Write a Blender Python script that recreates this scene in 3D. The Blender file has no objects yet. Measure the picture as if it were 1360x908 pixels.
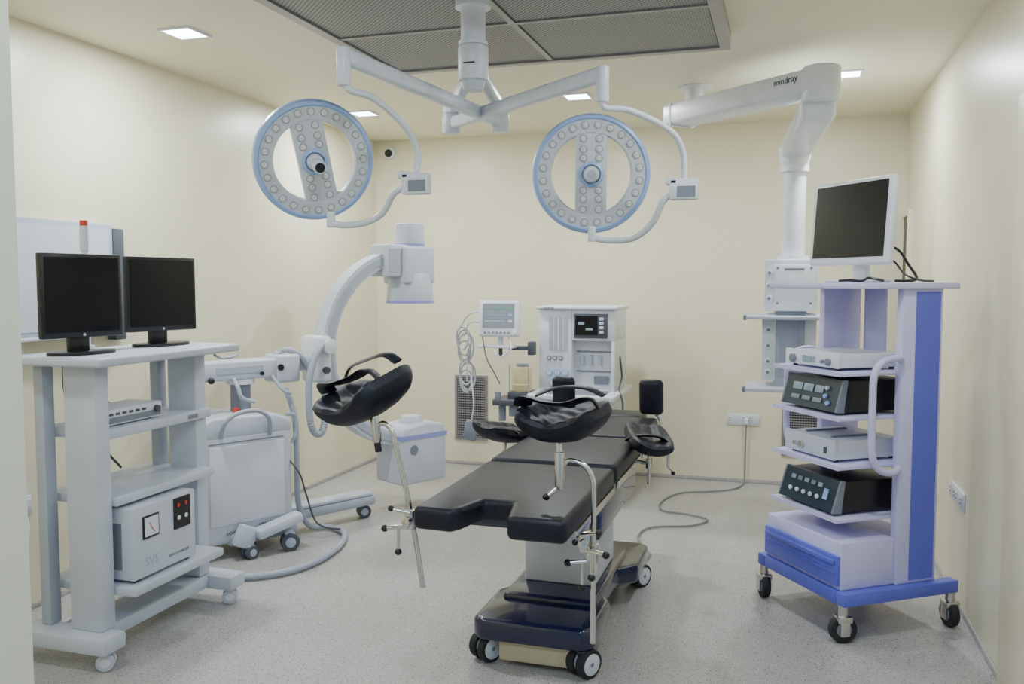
import bpy,bmesh,math,random
from mathutils import Vector as V, Matrix, Euler
random.seed(3)
SC=bpy.context.scene; COL=SC.collection
rad=math.radians
# ---------------------------------------------------------------- materials
def mat(name,col,rough=.5,metal=0,var=.05,scale=6,coat=0,emit=0,trans=0,bump=0,spec=.5):
    m=bpy.data.materials.new(name);m.use_nodes=True;nt=m.node_tree;b=nt.nodes['Principled BSDF']
    tc=nt.nodes.new('ShaderNodeTexCoord');no=nt.nodes.new('ShaderNodeTexNoise');no.inputs['Scale'].default_value=scale;no.inputs['Detail'].default_value=3
    nt.links.new(tc.outputs['Object'],no.inputs['Vector'])
    r=nt.nodes.new('ShaderNodeValToRGB');r.color_ramp.elements[0].position=.3;r.color_ramp.elements[1].position=.7
    r.color_ramp.elements[0].color=(*[max(0,c*(1-var)) for c in col],1);r.color_ramp.elements[1].color=(*[min(1,c*(1+var)) for c in col],1)
    nt.links.new(no.outputs['Fac'],r.inputs['Fac']);nt.links.new(r.outputs['Color'],b.inputs['Base Color'])
    b.inputs['Roughness'].default_value=rough;b.inputs['Metallic'].default_value=metal;b.inputs['Specular IOR Level'].default_value=spec
    b.inputs['Coat Weight'].default_value=coat;b.inputs['Transmission Weight'].default_value=trans
    if bump:
        n2=nt.nodes.new('ShaderNodeTexNoise');n2.inputs['Scale'].default_value=9;n2.inputs['Detail'].default_value=2;n2.inputs['Distortion'].default_value=.8
        nt.links.new(tc.outputs['Object'],n2.inputs['Vector']);bp=nt.nodes.new('ShaderNodeBump');bp.inputs['Strength'].default_value=bump;bp.inputs['Distance'].default_value=.02
        nt.links.new(n2.outputs['Fac'],bp.inputs['Height']);nt.links.new(bp.outputs['Normal'],b.inputs['Normal'])
    if emit:
        b.inputs['Emission Color'].default_value=(*col,1);b.inputs['Emission Strength'].default_value=emit
    return m
M_wall=mat('wall_paint_cream',(.79,.735,.535),.34,var=.02,scale=1.5)
M_ceil=mat('ceiling_paint_cream',(.83,.785,.59),.6,var=.02,scale=1.5)
M_white=mat('white_enamel',(.73,.76,.81),.35)
M_offw=mat('off_white_plastic',(.68,.70,.75),.4)
M_grey=mat('cool_grey_paint',(.41,.45,.53),.4)
M_lgrey=mat('light_grey_paint',(.55,.59,.67),.4)
M_dgrey=mat('dark_grey_plastic',(.07,.08,.10),.45)
M_mgrey=mat('mid_grey_plastic',(.20,.22,.27),.45)
M_black=mat('black_plastic',(.010,.010,.013),.35)
M_vinyl=mat('black_vinyl',(.009,.010,.019),.45,var=.2,scale=30,spec=.35)
M_fold=mat('creased_black_vinyl',(.009,.010,.019),.50,var=.2,scale=30,bump=.2,spec=.35)
M_screen=mat('dark_glass_screen',(.004,.005,.008),.2,var=.1,spec=.3)
M_chrome=mat('chrome_steel',(.68,.66,.62),.22,1,var=.03)
M_navy=mat('navy_gloss_plastic',(.008,.010,.045),.2,coat=.5)
M_cream=mat('cream_plastic',(.52,.46,.29),.4)
M_lav=mat('lavender_enamel',(.60,.58,.85),.35)
M_violet=mat('violet_blue_enamel',(.12,.14,.62),.35)
M_blue=mat('light_blue_rim',(.32,.47,.80),.35)
M_lens=mat('frosted_led_lens',(.72,.74,.72),.12,var=.12,scale=60,coat=.5)
M_lensr=mat('lens_bezel_warm_grey',(.36,.36,.35),.3)
M_face=mat('lamp_face_grey',(.62,.65,.69),.4)
M_glow=mat('downlight_diffuser',(.86,.94,1),.5,emit=14,var=.0)
M_steel=mat('brushed_duct_steel',(.28,.27,.28),.4,.3)
M_amber=mat('amber_bellows',(.62,.53,.28),.3,var=.1,coat=.4)
M_red=mat('red_plastic',(.60,.05,.03),.3)
M_tube=mat('cable_grey_rubber',(.38,.42,.49),.5)
M_cord=mat('dark_cord_rubber',(.08,.09,.10),.55)
M_cord2=mat('grey_cord_rubber',(.24,.24,.25),.55)
M_teal=mat('dark_teal_front_panel',(.016,.036,.055),.3)
M_lcd=mat('pale_blue_display',(.28,.38,.44),.25,var=.2,scale=40)
M_lcd2=mat('monitor_picture_grey',(.24,.28,.33),.2,var=.05,scale=25)
M_green=mat('green_trace',(.10,.45,.20),.4)
M_tread=mat('black_rubber_tread',(.02,.02,.022),.7)
M_olive=mat('olive_door_paint',(.06,.055,.025),.5)
M_txt=mat('dark_ink_lettering',(.03,.035,.05),.5)
M_stripe=mat('violet_grey_stripe',(.28,.30,.64),.4)
M_board=mat('viewer_panel_white',(.64,.67,.71),.35)

def floor_mat():
    m=bpy.data.materials.new('speckled_vinyl_floor');m.use_nodes=True;nt=m.node_tree;b=nt.nodes['Principled BSDF'];L=nt.links.new
    tc=nt.nodes.new('ShaderNodeTexCoord')
    def vor(scale,lo,hi):
        v=nt.nodes.new('ShaderNodeTexVoronoi');v.inputs['Scale'].default_value=scale;L(tc.outputs['Object'],v.inputs['Vector'])
        r=nt.nodes.new('ShaderNodeValToRGB');r.color_ramp.elements[0].position=lo;r.color_ramp.elements[0].color=(1,1,1,1);r.color_ramp.elements[1].position=hi;r.color_ramp.elements[1].color=(0,0,0,1)
        L(v.outputs['Distance'],r.inputs['Fac']);return r,v
    base=nt.nodes.new('ShaderNodeTexNoise');base.inputs['Scale'].default_value=3;L(tc.outputs['Object'],base.inputs['Vector'])
    cr=nt.nodes.new('ShaderNodeValToRGB');cr.color_ramp.elements[0].color=(.41,.395,.385,1);cr.color_ramp.elements[1].color=(.46,.44,.425,1);L(base.outputs['Fac'],cr.inputs['Fac'])
    last=cr.outputs['Color']
    for sc,lo,hi,col in((85,.20,.28,(.19,.14,.10,1)),(48,.11,.16,(.09,.065,.05,1)),(95,.16,.22,(.75,.74,.72,1))):
        r,v=vor(sc,lo,hi);mx=nt.nodes.new('ShaderNodeMix');mx.data_type='RGBA';L(r.outputs['Color'],mx.inputs['Factor']);L(last,mx.inputs['A']);mx.inputs['B'].default_value=col;last=mx.outputs['Result']
    L(last,b.inputs['Base Color']);b.inputs['Roughness'].default_value=.34
    return m
M_floor=floor_mat()
def perf_mat(name,metal,hole,scale,size=.32):
    m=bpy.data.materials.new(name);m.use_nodes=True;nt=m.node_tree;b=nt.nodes['Principled BSDF'];L=nt.links.new
    tc=nt.nodes.new('ShaderNodeTexCoord')
    mp=nt.nodes.new('ShaderNodeMapping');mp.inputs['Rotation'].default_value=(0,0,rad(45));mp.inputs['Scale'].default_value=(scale,scale,1);L(tc.outputs['Object'],mp.inputs['Vector'])
    f=nt.nodes.new('ShaderNodeVectorMath');f.operation='FRACTION';L(mp.outputs[0],f.inputs[0])
    d=nt.nodes.new('ShaderNodeVectorMath');d.operation='SUBTRACT';d.inputs[1].default_value=(.5,.5,.5);L(f.outputs[0],d.inputs[0])
    k=nt.nodes.new('ShaderNodeVectorMath');k.operation='MULTIPLY';k.inputs[1].default_value=(1,1,0);L(d.outputs[0],k.inputs[0])
    l=nt.nodes.new('ShaderNodeVectorMath');l.operation='LENGTH';L(k.outputs[0],l.inputs[0])
    c=nt.nodes.new('ShaderNodeMath');c.operation='LESS_THAN';c.inputs[1].default_value=size;L(l.outputs['Value'],c.inputs[0])
    mx=nt.nodes.new('ShaderNodeMix');mx.data_type='RGBA';L(c.outputs[0],mx.inputs['Factor']);mx.inputs['A'].default_value=(*metal,1);mx.inputs['B'].default_value=(*hole,1)
    L(mx.outputs['Result'],b.inputs['Base Color']);b.inputs['Roughness'].default_value=.5;return m
M_perf=perf_mat('perforated_steel',(.30,.29,.30),(.02,.02,.025),58,.33)

# ---------------------------------------------------------------- geometry builder
def catmull(P,sub,closed=False):
    P=[V(p) for p in P]
    if len(P)<3 or sub<=1: return P
    out=[];n=len(P)
    rng=n if closed else n-1
    for i in range(rng):
        if closed: p0,p1,p2,p3=P[i-1],P[i],P[(i+1)%n],P[(i+2)%n]
        else: p0=P[max(i-1,0)];p1=P[i];p2=P[i+1];p3=P[min(i+2,n-1)]
        for k in range(sub):
            t=k/sub
            out.append(.5*((2*p1)+(-p0+p2)*t+(2*p0-5*p1+4*p2-p3)*t*t+(-p0+3*p1-3*p2+p3)*t**3))
    if not closed: out.append(P[-1])
    return out
def frame(o,x,up):
    x=V(x).normalized();up=V(up);n=x.cross(up).normalized();up=n.cross(x)
    return Matrix(((x.x,up.x,n.x,o[0]),(x.y,up.y,n.y,o[1]),(x.z,up.z,n.z,o[2]),(0,0,0,1)))
class G:
    def __init__(s,m=None): s.bm=bmesh.new();s.mats=[];s.cur=0;s.X=Matrix.Identity(4); 
    def m(s,mt):
        if mt not in s.mats:s.mats.append(mt)
        s.cur=s.mats.index(mt);return s
    def add(s,b,M=None):
        if M is not None: bmesh.ops.transform(b,matrix=M,verts=b.verts)
        for f in b.faces:f.material_index=s.cur
        bmesh.ops.transform(b,matrix=s.X,verts=b.verts)
        me=bpy.data.meshes.new('t');b.to_mesh(me);b.free();s.bm.from_mesh(me);bpy.data.meshes.remove(me);return s
    def box(s,c,d,rot=(0,0,0),b=0,seg=2,M=None):
        q=bmesh.new();bmesh.ops.create_cube(q,size=1,matrix=Matrix.Diagonal((*d,1)))
        if b: bmesh.ops.bevel(q,geom=q.edges[:],offset=min(b,min(d)*.49),segments=seg,profile=.5,affect='EDGES')
        T=Matrix.Translation(c)@Euler([rad(r) for r in rot]).to_matrix().to_4x4()
        return s.add(q,(M@T) if M else T)
    def bb(s,x0,x1,y0,y1,z0,z1,b=0,seg=2,M=None):
        return s.box(((x0+x1)/2,(y0+y1)/2,(z0+z1)/2),(x1-x0,y1-y0,z1-z0),b=b,seg=seg,M=M)
    def cyl(s,p0,p1,r,r2=None,n=24,b=0):
        p0=V(p0);p1=V(p1);d=p1-p0;q=bmesh.new()
        bmesh.ops.create_cone(q,cap_ends=True,segments=n,radius1=r,radius2=r if r2 is None else r2,depth=d.length)
        if b:
            ed=[e for e in q.edges if len(e.link_faces)==2 and any(len(f.verts)>4 for f in e.link_faces)]
            bmesh.ops.bevel(q,geom=ed,offset=b,segments=2,profile=.5,affect='EDGES')
        return s.add(q,Matrix.Translation((p0+p1)/2)@d.to_track_quat('Z','Y').to_matrix().to_4x4())
    def sph(s,c,r,sc=(1,1,1),rot=(0,0,0),n=16):
        q=bmesh.new();bmesh.ops.create_uvsphere(q,u_segments=n*2,v_segments=n,radius=r)
        return s.add(q,Matrix.Translation(c)@Euler([rad(a) for a in rot]).to_matrix().to_4x4()@Matrix.Diagonal((*sc,1)))
    def tube(s,P,r,n=10,sub=6,closed=False,flat=1,rib=0,up0=None):
        P=catmull(P,sub,closed);q=bmesh.new();rings=[];N=len(P);up=V(up0) if up0 else None
        for i,p in enumerate(P):
            if closed: t=(P[(i+1)%N]-P[i-1]).normalized()
            else: t=(P[min(i+1,N-1)]-P[max(i-1,0)]).normalized()
            if up is None:
                up=V((0,0,1)) if abs(t.z)<.9 else V((1,0,0))
            u=(up-t*up.dot(t)).normalized();w=t.cross(u);up=u
            rr=r*(1+(rib if i%2 else -rib))
            rings.append([q.verts.new(p+u*rr*math.cos(a)*flat+w*rr*math.sin(a)) for a in [2*math.pi*k/n for k in range(n)]])
        for i in range(N if closed else N-1):
            A=rings[i];B=rings[(i+1)%N]
            for k in range(n): q.faces.new((A[k],A[(k+1)%n],B[(k+1)%n],B[k]))
        if not closed: q.faces.new(rings[0][::-1]);q.faces.new(rings[-1])
        bmesh.ops.recalc_face_normals(q,faces=q.faces[:])
        return s.add(q)
    def lathe(s,prof,M=None,n=48,closed=True):
        q=bmesh.new();R=[]
        for k in range(n):
            a=2*math.pi*k/n;R.append([q.verts.new((r*math.cos(a),r*math.sin(a),z)) for r,z in prof])
        L=len(prof)
        for k in range(n):
            A=R[k];B=R[(k+1)%n]
            for i in range(L if closed else L-1):
                q.faces.new((A[i],A[(i+1)%L],B[(i+1)%L],B[i]))
        bmesh.ops.recalc_face_normals(q,faces=q.faces[:])
        return s.add(q,M)
    def prism(s,poly,z0,z1,M=None,b=0,seg=2):
        q=bmesh.new();vs=[q.verts.new((x,y,z0)) for x,y in poly];f=q.faces.new(vs)
        e=bmesh.ops.extrude_face_region(q,geom=[f]);bmesh.ops.translate(q,vec=(0,0,z1-z0),verts=[v for v in e['geom'] if isinstance(v,bmesh.types.BMVert)])
        bmesh.ops.recalc_face_normals(q,faces=q.faces[:])
        if b: bmesh.ops.bevel(q,geom=q.edges[:],offset=b,segments=seg,profile=.5,affect='EDGES')
        return s.add(q,M)
    def pad(s,M,L=.26,W=.3,ang=70,th=.05,lip=.02,wr=0):
        q=bmesh.new();nx,ny=24,30;R=W/2/math.sin(rad(ang));top=[];bot=[]
        for i in range(nx+1):
            x=-1+2*i/nx;k=(1-abs(x)**3*.30);r1=[];r2=[]
            e=(1-abs(x)**6)**.5
            for j in range(ny+1):
                u=-1+2*j/ny;t=u*rad(ang)*k;f=max(0,(1-abs(u)**5))**.5*e
                y,z=R*math.sin(t),R-R*math.cos(t)+lip*x*x
                n=V((0,-math.sin(t),math.cos(t)))
                w=wr*(math.sin(9*u+2.5*x)+.6*math.sin(15*x-6*u))*f
                c=V((x*L/2,y,z));r1.append(q.verts.new(c+n*(th*.3*f+w)));r2.append(q.verts.new(c-n*(th*(.7*f)+w*.3)))
            top.append(r1);bot.append(r2)
        for i in range(nx):
            for j in range(ny):
                q.faces.new((top[i][j],top[i+1][j],top[i+1][j+1],top[i][j+1]));q.faces.new((bot[i][j],bot[i][j+1],bot[i+1][j+1],bot[i+1][j]))
        bmesh.ops.remove_doubles(q,verts=q.verts[:],dist=.0005)
        bmesh.ops.recalc_face_normals(q,faces=q.faces[:])
        return s.add(q,M)
    def text(s,t,size,M,ext=.0008):
        cu=bpy.data.curves.new('t','FONT');cu.body=t;cu.size=size;cu.extrude=ext;cu.align_x='CENTER';cu.align_y='CENTER'
        ob=bpy.data.objects.new('t',cu);COL.objects.link(ob);dg=bpy.context.evaluated_depsgraph_get()
        me=bpy.data.meshes.new_from_object(ob.evaluated_get(dg));q=bmesh.new();q.from_mesh(me)
        bpy.data.objects.remove(ob);bpy.data.meshes.remove(me);bpy.data.curves.remove(cu)
        return s.add(q,M)
    def mesh(s,name):
        me=bpy.data.meshes.new(name);s.bm.to_mesh(me);s.bm.free()
        for mt in s.mats: me.materials.append(mt)
        me.polygons.foreach_set('use_smooth',[True]*len(me.polygons));me.set_sharp_from_angle(angle=rad(32));return me
def g(mt): return G().m(mt)
class Thing:
    def __init__(s,name,loc,label,cat,rz=0,group=None):
        s.e=bpy.data.objects.new(name,None);s.e.empty_display_size=.1;COL.objects.link(s.e)
        s.e.location=loc;s.e.rotation_euler=(0,0,rad(rz));s.e['label']=label;s.e['category']=cat
        if group:s.e['group']=group
        s.M=Matrix.Translation(loc)@Matrix.Rotation(rad(rz),4,'Z')
    def p(s,name,gg,world=True,parent=None,label=None):
        me=gg.mesh(name)
        if world: me.transform(s.M.inverted())
        o=bpy.data.objects.new(name,me);COL.objects.link(o);o.parent=parent or s.e
        if label:o['label']=label
        return o
    def l(s,name,gg,parent=None,label=None): return s.p(name,gg,False,parent,label)
def single(name,gg,label,cat,loc=(0,0,0),group=None):
    me=gg.mesh(name);me.transform(Matrix.Translation(-V(loc)));o=bpy.data.objects.new(name,me);COL.objects.link(o);o.location=loc
    o['label']=label;o['category']=cat
    if group:o['group']=group
    return o
def struct(name,gg):
    o=bpy.data.objects.new(name,gg.mesh(name));COL.objects.link(o);o['kind']='structure';return o

# ---------------------------------------------------------------- room
XL,XR,YB,H=-3.5,.86,7.15,2.85
struct('floor',g(M_floor).bb(XL-.1,XR+.1,-.6,YB+.1,-.1,0))
struct('ceiling',g(M_ceil).bb(XL-.1,XR+.1,-.6,YB+.1,H,H+.1))
struct('wall_left',g(M_wall).bb(XL-.1,XL,1.2,YB,0,H))
struct('wall_right',g(M_wall).bb(XR,XR+.1,1.2,YB,0,H))
struct('wall_back',g(M_wall).bb(XL-.1,XR+.1,YB,YB+.1,0,H))
struct('wall_front',g(M_wall).bb(XL-.1,-1.275,1.0,1.2,0,H))
struct('baseboard_left',g(M_floor).bb(XL,XL+.012,1.2,YB,0,.03,b=.003))
struct('baseboard_right',g(M_floor).bb(XR-.012,XR,1.2,YB,0,.03,b=.003))
struct('baseboard_back',g(M_floor).bb(XL+.012,XR-.012,YB-.012,YB,0,.03,b=.003))
struct('trim_1',g(M_wall).bb(XR-.03,XR,3.2,3.76,.0,2.3,b=.004))
struct('door_1',g(M_olive).bb(XR-.02,XR,6.84,7.10,.06,2.08).m(M_wall).bb(XR-.03,XR,6.80,6.84,.06,2.12).bb(XR-.03,XR,6.84,7.12,2.08,2.12))

# downlights: visible ones plus added unseen fill lamps
def downlight(x,y,e=30,col=(.86,.93,1)):
    T=Thing('downlight',(x,y,H),'square recessed downlight with white trim, lit','ceiling light',group='recessed ceiling downlights')
    s=.092
    T.l('trim_frame',g(M_white).bb(-s,s,-s,-s+.014,-.010,0).bb(-s,s,s-.014,s,-.010,0).bb(-s,-s+.014,-s+.014,s-.014,-.010,0).bb(s-.014,s,-s+.014,s-.014,-.010,0))
    T.l('diffuser',g(M_glow).bb(-s+.014,s-.014,-s+.014,s-.014,-.007,0))
    ld=bpy.data.lights.new('downlight_lamp','AREA');ld.size=.16;ld.energy=e;ld.color=col
    lo=bpy.data.objects.new('downlight_lamp',ld);COL.objects.link(lo);lo.location=(0,0,-.014);lo.parent=T.e
for x,y,e in((-2.89,3.77,38),(-2.99,5.92,32),(-1.35,5.81,28),(.33,5.67,28),(.25,3.2,18),(-2.7,1.9,13),(-.9,1.9,14)): downlight(x,y,e)  # last three are out of view, added to fill the near room
downlight(-.3,.3,42,(.50,.73,1))  # unseen fill lamp above the camera, added to cool the near right wall

# ceiling laminar vent
T=Thing('ceiling_air_vent',(-1.2,3.45,2.78),'large grey steel ceiling air outlet with perforated panels','air vent')
x0,x1,y0,y1=-2.12,-.28,2.3,4.59
T.p('housing',g(M_steel).bb(x0,x1,y0,y1,2.79,2.85,b=.004))
T.p('frame',g(M_steel).bb(x0,x1,y1-.05,y1,2.765,2.79).bb(x0,x0+.05,y0,y1-.05,2.765,2.79).bb(x1-.05,x1,y0,y1-.05,2.765,2.79).bb(-1.215,-1.185,y0,y1-.05,2.768,2.79).bb(x0+.05,-1.215,3.85,3.875,2.768,2.79).bb(-1.185,x1-.05,3.85,3.875,2.768,2.79).bb(x0+.05,-1.215,3.15,3.175,2.768,2.79).bb(-1.185,x1-.05,3.15,3.175,2.768,2.79))
for xa,xb in((x0+.055,-1.22),(-1.18,x1-.055)):
    for ya,yb in((3.88,4.535),(3.18,3.845),(2.4,3.145)):
        T.p('perforated_panel',g(M_perf).bb(xa,xb,ya,yb,2.775,2.789))

# ---------------------------------------------------------------- surgical light
T=Thing('surgical_light',(-1.26,3.5,H-.07),'white ceiling-mounted double operating light with two blue-rimmed round heads','surgical light')
c0=(-1.26,3.5)
T.p('ceiling_column',g(M_white).cyl((*c0,2.765),(*c0,2.74),.075).cyl((*c0,2.74),(*c0,2.56),.052).cyl((*c0,2.60),(*c0,2.585),.062).cyl((*c0,2.58),(*c0,2.44),.064,b=.008).m(M_lgrey).cyl((*c0,2.44),(*c0,2.40),.05,.04).m(M_txt).bb(c0[0]-.02,c0[0]+.03,c0[1]-.0655,c0[1]-.064,2.50,2.506))
def arm(P,w,h):
    a,b=V(P[0]),V(P[1]);d=(b-a);gg=g(M_white);ang=math.degrees(math.atan2(d.y,d.x))
    pitch=-math.degrees(math.atan2(d.z,math.hypot(d.x,d.y)))
    gg.box((a+b)/2,(d.length,w,h),rot=(0,pitch,ang),b=min(w,h)*.3,seg=3);return gg
J1=V((-1.62,4.17,2.40));J2=V((-1.37,4.2,2.40));E1=V((-1.57,2.95,2.435));E2=V((-.70,3.45,2.42))
for J,E in((J2,E1),(J1,E2)):
    s=V((*c0,2.53 if J is J2 else 2.49))
    q=V((J.x,J.y,J.z+.07))
    a=arm((s,q),.05,.055);a.cyl((J.x,J.y,J.z+.1),(J.x,J.y,J.z-.05),.042,b=.006);a.m(M_lgrey).cyl((J.x,J.y,J.z+.045),(J.x,J.y,J.z+.05),.046);T.p('radial_arm',a)
    a=arm((J,V((E.x,E.y,E.z))),.05,.06);a.cyl((J.x,J.y,J.z-.035),(J.x,J.y,J.z+.035),.045,b=.006)
    a.cyl((E.x,E.y,E.z+.03),(E.x,E.y,E.z-.11),.026,b=.005);T.p('spring_arm',a)
def _ring(a,b,h):
    q=bmesh.new();n=32
    R=[]
    for k in range(n):
        t=2*math.pi*k/n;R.append([q.verts.new((r*math.cos(t),r*math.sin(t),z)) for r,z in((a,0),(a,h*.3),(b,h*.5),(b,0))])
    for k in range(n):
        A=R[k];B=R[(k+1)%n]
        for i in range(4): q.faces.new((A[i],A[(i+1)%4],B[(i+1)%4],B[i]))
    bmesh.ops.recalc_face_normals(q,faces=q.faces[:]);return q
def lamp_head(c,nrm,roll,R,hl,tip):
    n=V(nrm).normalized();q=n.to_track_quat('Z','Y');M=Matrix.Translation(c)@q.to_matrix().to_4x4()@Matrix.Rotation(rad(roll),4,'Z')
    ri=R*.68
    gg=g(M_face);gg.lathe([(ri,.0),(ri+.006,.014),(R-.02,.014),(R-.02,-.05),(R-.04,-.065),(ri+.02,-.065),(ri,-.03)],M,64)
    hd=T.p('lamp_head',gg,label='round lamp head with ring of lenses and two open half-moons')
    gg=g(M_blue);gg.lathe([(R-.022,.013),(R-.014,.020),(R-.002,.014),(R+.004,0),(R+.004,-.035),(R-.004,-.055),(R-.024,-.06)],M,64)
    T.p('rim',gg,parent=hd,label='pale blue rim')
    bw=R*.27
    gg=g(M_face).box((0,0,-.02),(2*bw,2*ri+.03,.06),b=.006,M=M)
    gg.m(M_blue).add(_ring(bw*.80,bw*.62,.035),M@Matrix.Translation((0,0,.008)))
    T.p('centre_bar',gg,parent=hd)
    gg=g(M_white);gg.X=M;gg.cyl((0,0,.01),(0,0,.05),bw*.55,bw*.45,b=.003).cyl((0,0,.05),(0,0,hl),bw*.34,bw*.42,b=.008);gg.m(M_black if tip else M_lgrey).cyl((0,0,hl-.001),(0,0,hl+.002),bw*.30)
    T.p('handle',gg,parent=hd,label='sterile grip handle')
    pos=[]
    for k in range(24):
        a=2*math.pi*(k+.5)/24;pos.append(((ri+(R-ri)*.47)*math.cos(a),(ri+(R-ri)*.47)*math.sin(a)))
    for yy in(.88,.62,.40):
        for sx in(-.5,.5):
            for sg in(-1,1): pos.append((sx*bw,sg*yy*ri))
    rl=R*.066
    me=g(M_lensr)
    me.lathe([(rl*.84,0),(rl,0),(rl*.97,.003),(rl*.84,.003)],None,20)
    me.m(M_lens).sph((0,0,0),rl*.88,(1,1,.25),n=8)
    me=me.mesh('lens')
    Mi=T.M.inverted()
    for x,y in pos:
        o=bpy.data.objects.new('lens',me);COL.objects.link(o);o.parent=hd
        o.matrix_local=Mi@M@Matrix.Translation((x,y,.0142 if math.hypot(x,y)>ri+.004 else .0105))
    return hd
L1=V((-1.90,3.3,2.11));L2=V((-.82,3.8,2.075))
lamp_head(L1,(.66,-.81,-.33),14,.248,.15,True);lamp_head(L2,(.24,-.97,-.16),0,.255,.10,False)
def yoke(E,pts,boxc,low,bottom):
    T.p('yoke_tube',g(M_white).tube([(E.x,E.y,E.z-.10),*pts,boxc+V((0,0,.04))],.013,12,8))
    T.p('lower_yoke_tube',g(M_white).tube([boxc+V((-.03,0,-.005)),*low,bottom],.014,12,8).cyl(bottom+V((0,0,-.02)),bottom+V((0,.0,.045)),.018,b=.003))
    b=T.p('control_box',g(M_white).box(boxc,(.115,.05,.085),b=.006).box(boxc+V((-.05,0,.035)),(.05,.05,.03),b=.006))
    T.p('touch_panel',g(M_mgrey).box(boxc+V((.012,-.0255,-.01)),(.075,.003,.045)),parent=b,label='grey touch screen')
yoke(E1,[(-1.55,2.97,2.31),(-1.51,3.08,2.30),(-1.45,3.22,2.22),(-1.43,3.3,2.13)],V((-1.435,3.3,2.0)),[(-1.535,3.3,1.965),(-1.60,3.33,1.89),(-1.68,3.33,1.85),(-1.77,3.31,1.84)],V((-1.82,3.29,1.85)))
yoke(E2,[(-.69,3.46,2.29),(-.60,3.52,2.285),(-.46,3.62,2.22),(-.41,3.68,2.14)],V((-.405,3.7,1.985)),[(-.49,3.7,1.94),(-.54,3.73,1.85),(-.63,3.77,1.79),(-.75,3.79,1.785)],V((-.81,3.78,1.80)))

# ---------------------------------------------------------------- ceiling pendant
T=Thing('medical_pendant',(-.66,5.72,H),'white ceiling supply pendant with jointed arms, column and console shelves','medical pendant')
T.p('ceiling_mount',g(M_white).cyl((-.57,5.78,2.85),(-.57,5.78,2.835),.11,b=.004).cyl((-.57,5.74,2.835),(-.57,5.7,2.70),.055))
a,b=V((-.68,5.70,2.65)),V((.165,4.95,2.66));d=b-a;ang=math.degrees(math.atan2(d.y,d.x))
arm1=T.p('upper_arm',g(M_white).box((a+b)/2,(d.length+.05,.20,.13),rot=(0,0,ang),b=.022,seg=3).cyl((b.x,b.y,2.735),(b.x,b.y,2.55),.10,b=.018).m(M_lgrey).box(a+d*.05,(.012,.203,.133),rot=(0,0,ang)))
nn=V((d.y,-d.x,0)).normalized()
T.p('lettering',g(M_txt).text('mindray',.050,frame(a+d*.865+nn*.1015+V((0,0,.02)),d,(0,0,1))),parent=arm1,label='dark maker lettering')
a2,b2=V((.15,4.99,2.52)),V((.05,5.9,2.44));d2=b2-a2
T.p('lower_arm',g(M_white).box((a2+b2)/2,(d2.length+.1,.18,.12),rot=(0,math.degrees(math.atan2(.08,.94)),math.degrees(math.atan2(d2.y,d2.x))),b=.03,seg=3).cyl((.05,5.9,2.46),(.05,5.9,2.33),.105,.085,b=.01))
T.p('column',g(M_white).cyl((.05,5.9,2.34),(.05,5.9,1.74),.072).cyl((.05,5.9,2.34),(.05,5.9,2.30),.088).cyl((.05,5.9,1.77),(.05,5.9,1.745),.1))
con=T.p('console',g(M_offw).bb(-.12,.20,5.76,6.06,1.42,1.745,b=.008).m(M_lgrey).bb(-.055,.14,5.83,6.0,.93,1.42,b=.004).m(M_grey).bb(-.02,.10,5.826,5.83,.99,1.36))
T.p('console_column',g(M_offw).bb(-.13,-.045,5.78,6.04,.98,1.40,b=.006),parent=con)
T.p('console_column',g(M_offw).bb(.13,.2,5.78,6.04,.98,1.40,b=.006),parent=con)
for z in(1.37,.92):
    T.p('shelf',g(M_lgrey).bb(-.23,.27,5.62,6.06,z,z+.022,b=.005).m(M_mgrey).bb(-.24,-.22,5.62,5.70,z-.004,z+.026,b=.003).bb(.25,.27,5.62,5.70,z-.004,z+.026,b=.003))
for z in(1.66,1.58,1.50,1.30,1.20,1.10,1.03):
    f=5.762 if z>1.4 else 5.782;xx=-.09
    T.p('gas_outlet',g(M_white).cyl((xx,f,z),(xx,f-.017,z),.020,b=.002).m(M_mgrey).cyl((xx,f-.016,z),(xx,f-.019,z),.010),parent=con)
T.p('front_panel',g(M_white).bb(-.06,.18,5.752,5.761,1.45,1.71,b=.004).m(M_mgrey).bb(0.0,.12,5.749,5.753,1.675,1.69),parent=con)
for x in(-.04,.16):
    for z in(1.47,1.69): T.p('panel_screw',g(M_mgrey).cyl((x,5.753,z),(x,5.749,z),.008,n=12),parent=con)

# ---------------------------------------------------------------- casters
def caster(T,x,y,r=.045,w=.022,dual=True,ang=0,top=.12,fork=M_lgrey,wheelm=M_tread,hub=M_lgrey,name='caster',hr=.55):
    gg=G();gg.X=Matrix.Translation((x,y,0))@Matrix.Rotation(rad(ang),4,'Z')
    gg.m(fork).cyl((0,0,r*1.2),(0,0,top),r*.35).box((0,0,r*1.75),(r*1.1,w*2.4,r*.5),b=r*.12)
    o=T.p(name,gg)
    for s in((-1,1) if dual else (0,)):
        yy=s*w*1.0
        q=G();q.X=Matrix.Translation((x,y,0))@Matrix.Rotation(rad(ang),4,'Z')
        q.m(wheelm).cyl((0,yy-w*.7,r),(0,yy+w*.7,r),r,n=28,b=r*.12).m(hub).cyl((0,yy-w*.76,r),(0,yy+w*.76,r),r*hr,n=24,b=.001)
        if hr>.6: q.m(M_mgrey).cyl((0,yy-w*.80,r),(0,yy+w*.80,r),r*.16,n=16)
        T.p('wheel',q,parent=o)
    if not dual:
        q=G();q.X=gg.X;q.m(fork).bb(-r*.35,r*.35,-w*1.15,-w*.85,r*.6,r*1.9,b=.002).bb(-r*.35,r*.35,w*.85,w*1.15,r*.6,r*1.9,b=.002);T.p('fork',q,parent=o)
    return o

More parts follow.
